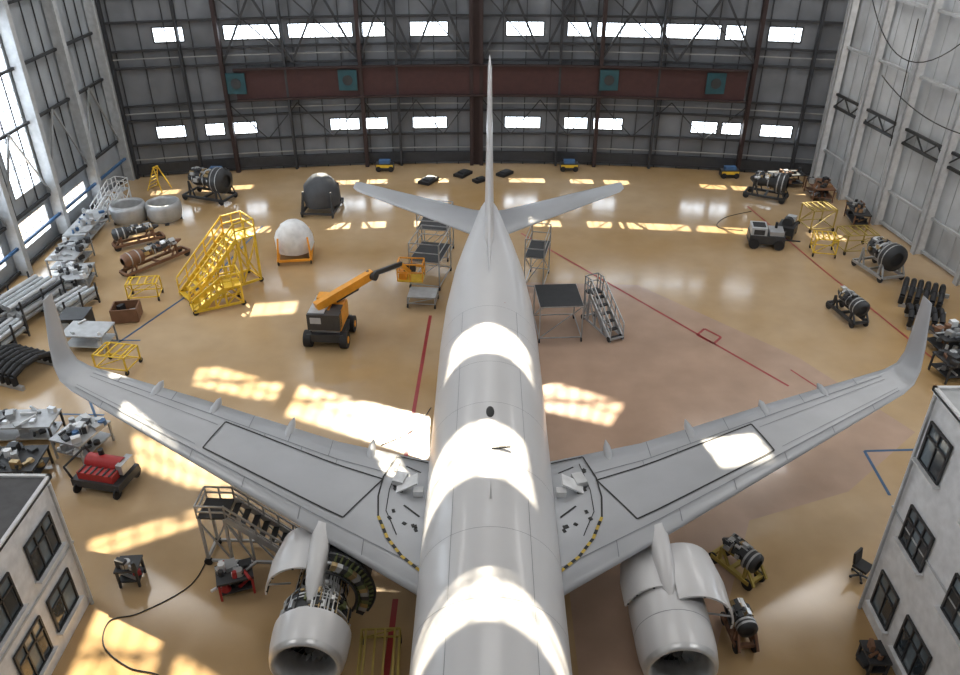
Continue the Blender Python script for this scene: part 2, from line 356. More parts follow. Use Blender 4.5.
for side,nm in((-1,'wing_left'),(1,'wing_right')):
    mb=MB(); surf(WST,side,WNG,mb)
    ribbon(mb,[(4.3,.2),(9.1,.2)],side,.055,LINE); ribbon(mb,[(3.35,.68),(8.8,.72)],side,.055,LINE)
    ribbon(mb,[(4.3,.2),(3.35,.68)],side,.055,LINE); ribbon(mb,[(9.1,.2),(8.8,.72)],side,.055,LINE)
    ribbon(mb,[(2.0,.12),(14.2,.12)],side,.03,SEAM,sub=20); ribbon(mb,[(9.4,.2),(14.2,.2)],side,.02,SEAM,sub=20)
    ribbon(mb,[(3.3,.76),(14,.76)],side,.03,SEAM,sub=20); ribbon(mb,[(9,.62),(14,.62)],side,.02,SEAM,sub=20)
    for x in(3.6,5.6,7.5,9.4,11.3,13): ribbon(mb,[(x,.02),(x,.12)],side,.025,SEAM)
    for x in(5.2,6.6,8,9.4,10.9,13): ribbon(mb,[(x,.76),(x,.99)],side,.025,SEAM)
    for x in(4.9,6.1,7.4): ribbon(mb,[(x,.69),(x,.76)],side,.025,SEAM)
    arc=[(3.05,.97),(3.35,.7),(3.4,.5),(3.3,.33),(2.95,.2),(2.5,.13),(1.95,.1)]
    ribbon(mb,arc[:4],side,.05,LINE,off=.03,sub=6)
    ribbon(mb,arc[3:],side,.09,LINE,off=.03,sub=5,dash=YLINE)
    ribbon(mb,[(3.05,.97),(2.0,.97)],side,.06,LINE,off=.03); ribbon(mb,[(2.9,.9),(3.1,.6),(3.1,.4),(2.7,.25)],side,.03,LINE)
    ribbon(mb,[(2.1,.45),(2.6,.5)],side,.06,LINE); ribbon(mb,[(2.2,.85),(2.7,.88)],side,.05,LINE)
    rnd=random.Random(4)
    for i in range(14):
        x=rnd.uniform(2.0,3.1); c=rnd.uniform(.3,.93); p=wpt(x,c,side); mb.box(p,(.09,.12,.03),LINE,rz=rnd.random())
    p=wpt(2.55,.66,side); mb.box(p+Vector((0,0,.22)),(.75,.5,.05),WHT,ry=side*.5); mb.box(p+Vector((side*.25,.3,.12)),(.35,.5,.2),ALU,rz=side*.3)
    mb.box(p+Vector((-side*.35,-.25,.1)),(.3,.25,.2),WHT)
    for x in(3.9,6.7,9.4,11.6):
        st=interp(WST,x); te=st[3]; k=.75 if x<9 else .55
        rg=[]
        for y,r in((-1.6,.03),(-1.1,.16),(-.3,.22),(.3*k,.14),(.75*k,.02)):
            rg.append([(side*x+r*.8*math.cos(2*math.pi*i/12),te+y,st[1]-.14+.12*(y+1.6)/2.3+r*math.sin(2*math.pi*i/12)) for i in range(12)])
        mb.loft(rg,WNG,caps=True)
    mb.make(nm,parent=plane)
    mb=MB(); S=[(.3,4.75,33.5,36.9,.1,7),(.8,4.8,33.9,36.9,.1,7),(6.5,5.5,37.5,38.8,.09,7),(6.75,5.53,37.9,38.8,.06,7)]
    surf(S,side,WNG,mb)
    mb.make('stabilizer_'+nm[5:],parent=plane)
mb=MB(); FS=[(4.9,31.0,37.0,.075),(5.6,31.4,37.0,.075),(8.6,33.4,37.2,.08),(11.8,35.2,37.4,.08),(12.05,35.5,37.4,.04)]
rings=[]
for z,le,te,t in FS:
    ch=te-le; rings.append([(naca(c)*t*ch,le+ch*c,z) for c in CS[::-1]]+[(-naca(c)*t*ch,le+ch*c,z) for c in CS[1:]])
mb.loft(rings,PLN,caps=True)
mb.loft([[(-.02,28.6,5.38),(0,28.6,5.42),(.02,28.6,5.38)],[(-.1,30.3,5.3),(0,30.3,5.75),(.1,30.3,5.3)],[(-.16,32.3,5.2),(0,32.3,6.9),(.16,32.3,5.2)]],PLN)
mb.make('vertical_fin',parent=plane)

def pylon(side):
    mb=MB(); x=side*4.85
    def rg(y,w_,z0,z1): return [(x-w_,y,z0),(x-w_*.95,y,z1-.12),(x-w_*.5,y,z1),(x+w_*.5,y,z1),(x+w_*.95,y,z1-.12),(x+w_,y,z0)]
    mb.loft([rg(14.7,.08,2.3,2.62),rg(15.2,.2,2.0,2.85),rg(16.0,.27,2.0,3.05),rg(16.7,.27,2.1,3.16),rg(17.2,.22,2.4,3.22),rg(17.5,.1,2.8,3.22)],PLN,caps=True)
    mb.make('pylon_left' if side<0 else 'pylon_right',parent=plane)
def inlet(mb,o):
    mb.rev(o,[(1.1,.77),(.5,.75),(.15,.78),(.03,.83),(0,.88),(.05,.94),(.18,.98)],ALU)
    mb.rev(o,[(.18,.98),(.5,1.03),(.85,1.05),(1.1,1.05)],PLN); mb.rev(o,[(1.1,1.05),(1.1,.8)],ALU)
    mb.rev(o,[(.95,.77),(.95,0.01)],BLK)
    mb.rev(o,[(.45,.01),(.55,.12),(.75,.22),(.95,.28)],DK,n=20)
    for i in range(24):
        a=2*math.pi*i/24; d=.12
        mb.add([(o[0]+.26*math.cos(a),o[1]+.75,o[2]+.26*math.sin(a)),(o[0]+.26*math.cos(a+d*1.6),o[1]+.93,o[2]+.26*math.sin(a+d*1.6)),(o[0]+.75*math.cos(a+d),o[1]+.93,o[2]+.75*math.sin(a+d)),(o[0]+.75*math.cos(a-d*.2),o[1]+.75,o[2]+.75*math.sin(a-d*.2))],[(0,1,2,3)],STEEL)
def cowl(mb,o,sx,y0,y1,rad,openang,mo,mi_,arc=105):
    h=Vector((o[0]+sx*.12,0,o[2]+rad)); rings=[];rin=[]
    for yy,dr in((y0,0),((y0+y1)/2,.02),(y1,-.12)):
        r_=[];r2_=[]
        for i in range(15):
            a=R(86-arc*i/14)
            for lst,rr_ in((r_,rad+dr),(r2_,rad+dr-.06)):
                px=o[0]+sx*rr_*math.cos(a); pz=o[2]+rr_*math.sin(a); dx=(px-h.x)*sx; dz=pz-h.z; q=R(openang)
                lst.append((h.x+sx*(dx*math.cos(q)-dz*math.sin(q)),o[1]+yy,h.z+dx*math.sin(q)+dz*math.cos(q)))
        rings.append(r_); rin.append(r2_)
    mb.loft(rings,mo,closed=False); mb.loft(rin,mi_,closed=False)
    for k in(0,-1): mb.loft([rings[k],rin[k]],mo,closed=False)
    e0=[r[-1] for r in rings]; e1=[r[-1] for r in rin]; mb.loft([e0,e1],mo,closed=False)
    for k in(4,9,13): mb.tube([r[k] for r in rin],.035,mi_)
    mb.cyl((o[0]+sx*.9,o[1]+y0+.3,o[2]+.2),rin[0][11],.03,STEEL)
def corejunk(mb,o,seed):
    rnd=random.Random(seed)
    mb.rev(o,[(1.1,.84),(1.15,.87),(1.3,.84),(1.6,.84),(1.65,.9),(1.8,.9),(1.85,.55)],DK)
    mb.rev(o,[(1.85,.55),(2.2,.5),(2.9,.58),(3.3,.62),(3.8,.55),(4.3,.4),(4.9,.15)],DK)
    mb.rev(o,[(2.3,.54),(2.35,.66),(2.45,.66),(2.5,.54)],ALU); mb.rev(o,[(2.9,.6),(2.95,.7),(3.05,.7),(3.1,.6)],BRASS)
    mb.rev(o,[(3.8,.56),(4.5,.5)],BRASS)
    for i in range(26):
        yy=rnd.uniform(1.12,3.6); rad=.92 if yy<1.85 else .72; a0=rnd.uniform(-60,80); L=rnd.uniform(60,170)
        pts=[(o[0]+rad*math.cos(R(a0+L*j/10)),o[1]+yy,o[2]+rad*math.sin(R(a0+L*j/10))) for j in range(11)]
        mb.tube(pts,rnd.uniform(.012,.03),rnd.choice([STEEL,BRASS,BLK,ALU,WHT]),6)
    for i in range(110):
        a=R(rnd.uniform(-30,210)); yy=rnd.uniform(1.15,3.7); rad=.9 if yy<1.85 else .66
        mb.box((o[0]+rad*math.cos(a),o[1]+yy,o[2]+rad*math.sin(a)),(rnd.uniform(.05,.2),rnd.uniform(.06,.24),rnd.uniform(.05,.16)),rnd.choice([DK,STEEL,GRN,BRASS,BLK,ALU,DK]),ry=-a)
    for i in range(24):
        a=R(rnd.uniform(0,180)); a2=a+rnd.uniform(-.5,.5); mb.tube([(o[0]+.95*math.cos(a),o[1]+1.12,o[2]+.95*math.sin(a)),(o[0]+.94*math.cos(a),o[1]+1.8,o[2]+.94*math.sin(a)),(o[0]+.74*math.cos(a2),o[1]+2.2,o[2]+.74*math.sin(a2)),(o[0]+.7*math.cos(a2),o[1]+3.5,o[2]+.7*math.sin(a2))],.018,rnd.choice([STEEL,BRASS,BLK,ALU]),6)
oL=(-4.8,13.3,1.65); oR=(4.95,13.25,1.65)
mb=MB(); inlet(mb,oL); corejunk(mb,oL,3)
# reverser half-shells hinged up either side, ribbed inside
cowl(mb,oL,-1,2.35,4.1,1.12,24,PLN,DK,110)
cowl(mb,oL,1,2.9,4.2,1.05,15,DK,GRN,100)
for a in range(-30,75,7):
    p0=(oL[0]+1.0*math.cos(R(a)),oL[1]+2.35,oL[2]+1.0*math.sin(R(a))); p1=(oL[0]+1.5*math.cos(R(a)),oL[1]+2.6,oL[2]+.05+1.5*math.sin(R(a)))
    mb.beam(p0,p1,.05,GRN); mb.box(((p0[0]+p1[0])/2,p0[1]+.02,(p0[2]+p1[2])/2),(.22,.14,.16),(BRASS,STEEL,DK,GRN)[a%4],ry=-R(a))
for rr_,m_,yo in((1.02,DK,2.35),(1.26,STEEL,2.48),(1.5,DK,2.6)):
    mb.tube([(oL[0]+rr_*math.cos(R(a)),oL[1]+yo,oL[2]+rr_*math.sin(R(a))) for a in range(-35,80,8)],.045,m_)
rg0=[(oL[0]+1.0*math.cos(R(a)),oL[1]+2.45,oL[2]+1.0*math.sin(R(a))) for a in range(-35,80,5)]
rg1=[(oL[0]+1.5*math.cos(R(a)),oL[1]+2.7,oL[2]+1.5*math.sin(R(a))) for a in range(-35,80,5)]
mb.loft([rg0,rg1],DK,closed=False)
mb.make('engine_left',parent=plane); pylon(-1)
mb=MB(); inlet(mb,oR); mb.rev(oR,[(1.1,1.05),(1.9,1.06),(2.7,1.04),(3.3,.92)],PLN); mb.rev(oR,[(3.3,.92),(3.28,.6)],DK)
mb.rev(oR,[(2.9,.62),(3.8,.55),(4.4,.42)],STEEL); mb.rev(oR,[(4.2,.3),(4.9,.03)],STEEL)
mb.rev(oR,[(1.12,1.056),(1.14,1.056)],SEAM)
cowl(mb,oR,1,1.45,3.5,1.12,30,PLN,DK,125); cowl(mb,oR,-1,1.9,3.5,1.1,8,PLN,DK,80)
mb.make('engine_right',parent=plane); pylon(1)
mb=MB()
for s in(-1,1):
    mb.cyl((s*2.86,19.4,.55),(s*2.7,19.4,2.7),.13,ALU); mb.cyl((s*2.86,19.4,.9),(s*1.2,19.4,2.2),.07,ALU)
    for d in(-.42,.42): mb.cyl((s*2.86+d-.18,19.4,.56),(s*2.86+d+.18,19.4,.56),.56,BLK,n=28); mb.cyl((s*2.86+d-.2,19.4,.56),(s*2.86+d+.2,19.4,.56),.28,WHT,n=20)
mb.cyl((0,4.2,.35),(0,4.2,1.8),.09,ALU)
for d in(-.2,.2): mb.cyl((d-.1,4.2,.34),(d+.1,4.2,.34),.34,BLK,n=24)
mb.make('landing_gear',parent=plane)

# ---------------------------------------------------------------- office buildings
WALLP=mat('office_plaster',(.72,.735,.76),.7); ROOFD=mat('bitumen_roof',(.1,.1,.105),.85,bump=.4)
def office(x0,x1,y0,y1,h,face,wins,roofm,par=True):
    mb=MB(); cx=(x0+x1)/2; cy=(y0+y1)/2
    mb.box((0,0,h/2),(x1-x0,y1-y0,h),WALLP); mb.box((0,0,h+.04),(x1-x0+.1,y1-y0+.1,.08),roofm)
    for s in(-1,1):
        mb.box((0,s*(y1-y0)/2,h+.08),(x1-x0+.1,.1,.12),WALLP)
        mb.box((s*(x1-x0)/2,0,h+.08),(.1,y1-y0+.1,.12),WALLP)
    fx=face-cx; s=1 if fx>0 else -1
    for a,c,z0,z1,cols in wins:
        a-=cy;c-=cy
        mb.box((fx+s*.01,(a+c)/2,(z0+z1)/2),(.04,c-a,z1-z0),GOFF)
        mb.box((fx+s*.1,(a+c)/2,z0-.05),(.2,c-a+.2,.05),WHT)
        for j in range(cols+1): mb.box((fx+s*.05,a+(c-a)*j/cols,(z0+z1)/2),(.06,.07 if j in(0,cols) else .05,z1-z0),DK)
        for zz in(z0,z0+(z1-z0)*.68,z1): mb.box((fx+s*.05,(a+c)/2,zz),(.06,c-a+.06,.06),DK)
        for j in range(cols):
            if j%2==0: mb.box((fx+s*.035,a+(c-a)*(j+.5)/cols,z0+(z1-z0)*.34),(.02,(c-a)/cols*.75,(z1-z0)*.6),GDARK)
    mb.box((fx+s*.03,0,h/2),(.04,y1-y0,.05),LGR)
    mb.beam((fx+s*.1,(y1-y0)/2-.25,0),(fx+s*.1,(y1-y0)/2-.25,h),.07,LGR)
    return mb,(cx,cy)
mb,c=office(-18.3,-12.3,6,17,4.8,-12.3,[(15.1,16.4,2.9,4.1,3),(12.6,14.2,2.9,4.1,3),(15.1,16.3,.8,2.0,2),(13.3,14.6,.7,2.0,3),(11,12.6,.7,2.0,3)],ROOFD)
mb.make('office_building',(c[0],c[1],0))
mb,c=office(11.4,17.5,6,17,7.9,11.4,[(15.4,16.4,.7,2.0,2),(13.5,14.8,.7,2.0,3),(11.2,12.8,.7,2.0,3),(15.0,16.2,3.5,4.7,3),(12.4,13.8,3.5,4.7,3),(15.6,16.6,6.0,7.2,2),(12.8,14.2,6.0,7.2,3)],LGR)
mb.make('office_building',(c[0],c[1],0))

# ---------------------------------------------------------------- ground equipment
def castors(mb,w,d,r=.1):
    for i in(-1,1):
        for j in(-1,1): mb.cyl((i*w/2-.03,j*d/2,r),(i*w/2+.03,j*d/2,r),r,BLK,n=12)
def stairs(name,loc,rz,w,run,h,plat,m,tread=None,rail=1.0,th=1.0):
    mb=MB(); tread=tread or m; n=max(4,int(h/.25)); 
    for i in range(n): 
        t=(i+.5)/n; mb.box((-run+run*t,0,h*t),(run/n*.7,w,.04),tread)
    for s in(-1,1):
        y=s*w/2; mb.beam((-run,y,.1),(0,y,h),.07*th,m,.2)
        mb.beam((-run,y,rail+.1),(0,y,h+rail),.05*th,m); mb.beam((-run,y,rail*.55),(0,y,h+rail*.55),.04*th,m)
        for i in range(6): t=i/5; mb.beam((-run+run*t,y,h*t),(-run+run*t,y,h*t+rail+.05),.045*th,m)
        for zz in(.55,1): mb.beam((0,y,h+rail*zz),(plat,y,h+rail*zz),.045*th,m)
        for xx in(0,plat*.5,plat): mb.beam((xx,y,h),(xx,y,h+rail),.045*th,m)
        for xx in(.05,plat-.05): mb.beam((xx,y,.15),(xx,y,h),.08*th,m)
        mb.beam((.05,y,.2),(plat-.05,y,h*.9),.05*th,m); mb.beam((plat-.05,y,.2),(.05,y,h*.9),.05*th,m); mb.beam((-run,y,.18),(plat,y,.18),.08*th,m)
        for t in(.35,.7): mb.beam((-run*(1-t),y,.18),(-run*(1-t),y,h*t),.06*th,m)
        mb.beam((-run*.65,y,.18),(-run*.3,y,h*.7),.05*th,m); mb.beam((-run*.3,y,.18),(0,y,h*.9),.05*th,m)
    for zz in(.55,1): mb.beam((plat,-w/2,h+rail*zz),(plat,w/2,h+rail*zz),.045*th,m)
    mb.box((plat/2,0,h),(plat,w,.07),tread); mb.beam((plat,-w/2,.18),(plat,w/2,.18),.08,m); mb.beam((-run,-w/2,.18),(-run,w/2,.18),.08,m)
    for xx in(-run*.95,plat*.95):
        for s in(-1,1): mb.cyl((xx,s*w/2-.05,.14),(xx,s*w/2+.05,.14),.14,BLK,n=12)
    mb.make(name,(*loc,0),rz)
stairs('maintenance_stairs',(-13.5,38.3),R(42),1.4,2.9,2.7,1.1,YEL,YEL,.9,1.4)
stairs('maintenance_stairs',(-13.5,35.9),R(28),1.0,1.6,1.1,.9,YEL,YEL,.7,1.3)
stairs('step_ladder_platform',(-8.2,18.8),R(178),.9,2.2,2.0,.9,STEEL,DK,.5)
stairs('work_stairs',(5.2,34.2),R(115),.7,2.0,1.6,.5,STEEL,DK,.8)
stairs('work_stairs',(-24.1,49.0),R(75),.9,2.0,1.1,.8,WHT,LGR,.7)
def scaffold(name,loc,rz,w,d,h,m,top=None,rail=True):
    mb=MB()
    for i in(-1,1):
        for j in(-1,1): mb.beam((i*w/2,j*d/2,.12),(i*w/2,j*d/2,h+(1 if rail else 0)),.06,m)
    nl=max(1,int(h/1.2))
    for l in range(nl+1):
        z=.25+(h-.25)*l/nl
        for j in(-1,1): mb.beam((-w/2,j*d/2,z),(w/2,j*d/2,z),.045,m)
        for i in(-1,1): mb.beam((i*w/2,-d/2,z),(i*w/2,d/2,z),.045,m)
        if l<nl:
            z2=.25+(h-.25)*(l+1)/nl
            for j in(-1,1): mb.beam((-w/2,j*d/2,z),(w/2,j*d/2,z2),.035,m)
            for i in(-1,1): mb.beam((i*w/2,-d/2,z2),(i*w/2,d/2,z),.035,m)
    if top: mb.box((0,0,h),(w,d,.08),top)
    else:
        for k in range(4): mb.beam((-w/2+w*(k+.5)/4,-d/2,h),(-w/2+w*(k+.5)/4,d/2,h),.06,m)
    if rail:
        for z in(h+.5,h+1):
            for j in(-1,1): mb.beam((-w/2,j*d/2,z),(w/2,j*d/2,z),.04,m)
            mb.beam((-w/2,-d/2,z),(-w/2,d/2,z),.04,m); mb.beam((w/2,-d/2,z),(w/2,d/2,z),.04,m)
    castors(mb,w,d,.12); mb.make(name,(*loc,0),rz)
scaffold('work_platform',(3.3,33.4),R(4),2.0,2.2,1.9,STEEL,DK,False)
scaffold('work_platform',(2.6,38.6),R(-12),1.0,2.2,1.9,STEEL,DK)
scaffold('work_platform',(-3.1,38.8),R(-12),1.6,2.4,1.6,STEEL,DK)
scaffold('work_platform',(-3.0,42.0),R(-8),1.7,1.8,1.9,STEEL,DK)
scaffold('work_platform',(-3.35,36.1),R(-5),1.4,1.1,.6,STEEL,LGR,False)
scaffold('yellow_trestle',(-17.8,36.6),R(8),1.5,.9,1.0,YEL,None,False)
scaffold('yellow_trestle',(-16.6,30.0),R(-10),1.5,1.1,.9,YEL,None,False)
OLY=mat('worn_yellow_paint',(.42,.31,.07),.6)
scaffold('yellow_work_stand',(-3.1,14.6),R(3),1.1,1.6,.6,OLY,None,False)
scaffold('yellow_safety_cage',(20.2,46.0),R(10),1.5,1.4,1.4,OLY,None,False)
scaffold('yellow_safety_cage',(21.3,42.8),R(5),1.8,1.4,1.2,OLY,None,False)
scaffold('yellow_safety_cage',(19.3,42.3),R(-12),1.2,1.2,1.1,YEL,None,False)
mb=MB()
for s in(-.5,.5): mb.beam((-.6,s,0),(0,s*.4,1.6),.06,YEL); mb.beam((.6,s,0),(0,s*.4,1.6),.06,YEL)
for k in range(6): t=k/6; mb.beam((-.6+.6*t,-.5+.3*t,1.6*t+.1),(-.6+.6*t,.5-.3*t,1.6*t+.1),.04,YEL)
mb.beam((0,-.25,1.6),(0,.25,1.6),.08,YEL); mb.make('a_frame_ladder',(-22.6,52.3,0),R(-20))
# boom lift
mb=MB()
mb.box((0,0,.55),(1.7,2.0,.4),DK); mb.box((0,0,.8),(1.3,1.5,.15),STEEL)
for i in(-1,1):
    for j in(-1,1): mb.cyl((i*.85-.17,j*.75,.4),(i*.85+.17,j*.75,.4),.4,BLK,n=20); mb.cyl((i*.85-.19,j*.75,.4),(i*.85+.19,j*.75,.4),.17,ORG,n=14)
mb.box((-.35,0,1.35),(.75,1.7,.95),LGR); mb.box((.4,0,1.3),(.7,1.6,.85),ORG); mb.box((0,-.75,1.4),(1.5,.5,.8),DK); mb.box((-.1,.5,1.9),(.9,.6,.3),ORG)
mb.box((-.35,-1.01,1.5),(.5,.03,.3),LGR); mb.box((.45,-.3,1.75),(.5,.8,.08),DK)
mb.beam((-.4,-.5,1.95),(1.9,1.5,2.75),.34,ORG,.4); mb.beam((-.3,-.1,1.6),(1.2,1.2,2.1),.16,DK)
mb.beam((1.8,1.45,2.7),(2.9,3.6,2.3),.14,DK,.2); mb.beam((1.7,1.6,2.5),(2.8,3.65,2.1),.07,STEEL)
mb.cyl((1.65,1.5,2.7),(2.1,1.3,2.7),.22,DK)
bx0,by0=3.2,4.6
mb.beam((2.9,3.6,2.25),(bx0,by0-.5,1.6),.18,ORG)
mb.box((bx0,by0,1.0),(1.3,.8,.08),YEL)
for zz in(1.5,1.95):
    for s in(-1,1): mb.beam((bx0-.65,by0+s*.4,zz),(bx0+.65,by0+s*.4,zz),.06,ORG); mb.beam((bx0+s*.65,by0-.4,zz),(bx0+s*.65,by0+.4,zz),.06,ORG)
for i in(-.65,0,.65):
    for s in(-1,1): mb.beam((bx0+i,by0+s*.4,1),(bx0+i,by0+s*.4,1.95),.05,ORG)
mb.box((bx0,by0-.3,1.75),(.6,.25,.35),DK); mb.box((bx0-.4,by0,1.2),(.4,.6,.35),ORG)
mb.make('boom_lift',(-7.5,32.6,0),R(-4))

def engstand(name,loc,rz,L,r,frame,body,seed,cover=False):
    mb=MB(); rnd=random.Random(seed)
    w=r*1.8
    for s in(-1,1):
        mb.beam((s*w/2,-L/2,.3),(s*w/2,L/2,.3),.14,frame)
        for y in(-L*.35,L*.3): mb.beam((s*w/2,y,.3),(s*w*.45,y,.5+r),.1,frame); mb.beam((s*w/2,y-.4,.3),(s*w*.45,y,.5+r),.07,frame)
    for y in(-L/2,0,L/2): mb.beam((-w/2,y,.3),(w/2,y,.3),.12,frame)
    castors(mb,w,L*.9,.2)
    z=.55+r
    if cover:
        rings=[]
        for k,(zz,kk) in enumerate(((.4,1.0),(.8,1.06),(1.2,1.03),(1.6,.92),(1.95,.7),(2.15,.45),(2.25,.12))):
            rings.append([(r*kk*(1+rnd.uniform(-.06,.06))*math.cos(2*math.pi*i/18),L*.42*kk*(1+rnd.uniform(-.06,.06))*math.sin(2*math.pi*i/18),zz*r/1.05+.1) for i in range(18)])
        mb.loft(rings,body,caps=True)
    else:
        mb.rev((0,0,z),[(-L*.48,r*.5),(-L*.45,r*.95),(-L*.3,r),(-L*.2,r*.95),(-L*.18,r*.62),(0,r*.55),(L*.2,r*.65),(L*.33,r*.5),(L*.45,r*.15)],body,n=24)
        mb.rev((0,0,z),[(-L*.44,r*.9),(-L*.42,.02)],DK,n=24)
        for y in(-L*.4,-L*.28,-.1,L*.22): mb.rev((0,y,z),[(0,r*1.02 if y<-L*.2 else r*.7),(.07,r*1.02 if y<-L*.2 else r*.7)],STEEL,n=24)
        for i in range(30):
            a=R(rnd.uniform(0,180)); y=rnd.uniform(-L*.18,L*.3)
            mb.box((r*.66*math.cos(a),y,z+r*.66*math.sin(a)),(rnd.uniform(.1,.3),rnd.uniform(.1,.35),rnd.uniform(.1,.25)),rnd.choice([STEEL,BRASS,DK,DK,ALU]),ry=-a)
        for i in range(7):
            y=rnd.uniform(-L*.15,L*.3); a0=rnd.uniform(-30,60)
            mb.tube([(r*.74*math.cos(R(a0+12*j)),y,z+r*.74*math.sin(R(a0+12*j))) for j in range(9)],.03,rnd.choice([BRASS,STEEL,ALU]),6)
    mb.make(name,(*loc,0),rz)
engstand('covered_engine_on_stand',(-11.0,41.6),R(8),2.3,1.0,ORG,TARP,1,True)
engstand('covered_engine_on_stand',(-10.7,48.6),R(-5),2.8,1.1,DK,TARPD,2,True)
engstand('jet_engine_on_stand',(-18.6,50.6),R(70),3.2,.85,DK,DK,3)
engstand('jet_engine_on_stand',(-18.6,40.4),R(-35),4.0,.4,BRN,BRN,4)
engstand('jet_engine_on_stand',(-20.6,43.2),R(-55),2.8,.36,BRN,DK,14)
engstand('jet_engine_on_stand',(21.4,39.8),R(15),2.4,.75,STEEL,DK,5)
engstand('jet_engine_on_stand',(18.6,51.0),R(60),2.6,.65,DK,DK,6)
engstand('jet_engine_on_stand',(17.8,34.8),R(12),2.2,.42,DK,DK,8)
engstand('engine_component_dolly',(7.9,18.2),R(35),1.5,.34,OLY,DK,9)
engstand('engine_component_dolly',(7.3,15.7),R(5),1.1,.3,BRN,DK,10)
for i,(x,y) in enumerate(((-22.4,46.6),(-20.3,46.9))):
    mb=MB(); rings=[]
    for rr_,z_ in((.75,.1),(.95,.15),(1.05,.5),(1.08,1.0),(1.0,1.25),(.9,1.28),(.85,1.1),(.82,.4),(.72,.15)):
        rings.append([(rr_*math.cos(2*math.pi*k/32),rr_*math.sin(2*math.pi*k/32),z_) for k in range(32)])
    mb.loft(rings,STEEL); 
    for a in range(4): t=a*math.pi/2+.4; mb.box((.85*math.cos(t),.85*math.sin(t),.06),(.25,.25,.12),DK,rz=t)
    mb.make('engine_inlet_cowl',(x,y,0))
def parts(mb,w,d,z,n,seed,pal,hmax=.35):
    rnd=random.Random(seed)
    for i in range(n):
        x=rnd.uniform(-w/2,w/2)*.85; y=rnd.uniform(-d/2,d/2)*.85; k=rnd.random(); m=rnd.choice(pal); h=rnd.uniform(.08,hmax)
        if k<.45: mb.box((x,y,z+h/2),(rnd.uniform(.1,.4),rnd.uniform(.1,.4),h),m,rz=rnd.random()*3)
        elif k<.75: 
            r=rnd.uniform(.06,.18); mb.cyl((x,y,z),(x,y,z+h),r,m,r2=r*rnd.uniform(.6,1))
        else:
            a=rnd.random()*6; L=rnd.uniform(.3,.7); mb.cyl((x-L*math.cos(a)/2,y-L*math.sin(a)/2,z+.07),(x+L*math.cos(a)/2,y+L*math.sin(a)/2,z+.07),.05,m,n=10)
def bench(name,loc,rz,w,d,h,n,seed,pal,legs=STEEL,top=LGR,shelf=True):
    mb=MB()
    for i in(-1,1):
        for j in(-1,1): mb.beam((i*(w/2-.06),j*(d/2-.06),0),(i*(w/2-.06),j*(d/2-.06),h),.07,legs)
    mb.box((0,0,h),(w,d,.07),top)
    if shelf: mb.box((0,0,h*.35),(w*.95,d*.9,.05),top); parts(mb,w,d,h*.35+.03,n//2,seed+50,pal,.25)
    parts(mb,w,d,h+.035,n,seed,pal); mb.make(name,(*loc,0),rz)
G=[STEEL,ALU,LGR,DK,DK,WHT]; Bn=[BRN,STEEL,DK,DK,WOOD]
bench('workbench',(-24.2,44.6),R(4),1.3,4.0,.8,20,1,[WHT,LGR,BLU,STEEL])
bench('workbench',(-23.3,40.4),R(3),1.6,2.6,.9,28,2,G,STEEL,STEEL)
bench('workbench',(-22.0,37.9),R(12),1.8,2.0,.8,24,3,G,STEEL,STEEL)
bench('workbench',(-18.6,31.8),R(-3),2.0,1.4,.9,3,4,[LGR,WHT],STEEL,LGR,True)
bench('workbench',(-18.3,24.9),R(3),2.8,1.2,.9,16,5,G,DK,STEEL)
bench('workbench',(-15.6,24.2),R(-18),1.4,1.7,.9,26,6,[STEEL,ALU,WHT,BLU,DK],STEEL,STEEL)
bench('workbench',(-17.6,22.6),R(4),2.4,1.5,.8,34,7,[STEEL,WHT,DK,BRASS,LGR],DK,DK)
bench('workbench',(-16.4,20.4),R(10),1.6,1.4,.8,20,8,G,STEEL,STEEL)
bench('workbench',(21.5,31.8),R(8),2.0,1.4,.9,20,9,[STEEL,WHT,DK,BRN],DK,DK)
bench('workbench',(20.6,29.6),R(8),1.8,1.3,.9,20,10,[STEEL,DK,BRN],DK,DK)
bench('workbench',(22.2,51.2),R(-5),1.4,2.2,.9,20,11,Bn,BRN,BRN)
bench('workbench',(20.6,53.3),R(5),2.4,1.0,.9,14,12,Bn,BRN,DK)
bench('workbench',(23.0,46.8),R(-8),1.0,2.2,.9,14,13,Bn,BRN,DK)
bench('tool_cart',(-7.9,17.4),R(20),1.1,.85,.7,16,14,[WHT,RED,DK,STEEL,DK],RED,DK)
bench('tool_cart',(-11.3,17.7),R(5),.7,.7,.7,5,15,[DK,STEEL,RED],DK,DK)
bench('tool_cart',(10.8,14.7),0,.6,.8,.6,5,16,[BRN,DK],DK,DK)
mb=MB(); mb.box((0,0,.45),(1.9,1.3,.3),DK); mb.cyl((-.7,.2,.85),(.7,.2,.85),.3,RED,n=20); mb.box((0,-.35,.75),(1.4,.4,.3),RED)
for i in range(6): mb.box((-.6+i*.24,-.35,.92),(.06,.4,.04),DK)
mb.box((.75,.2,.9),(.25,.7,.4),STEEL); mb.tube([(-.9,-.6,.6),(-1.1,-.6,1.1),(-1.1,.6,1.1),(-.9,.6,.6)],.04,BLK); mb.cyl((-.2,.3,1.1),(-.2,.3,1.35),.1,BLK)
castors(mb,1.6,1.2,.22); mb.make('compressor_cart',(-13.9,22.2,0),R(-12))
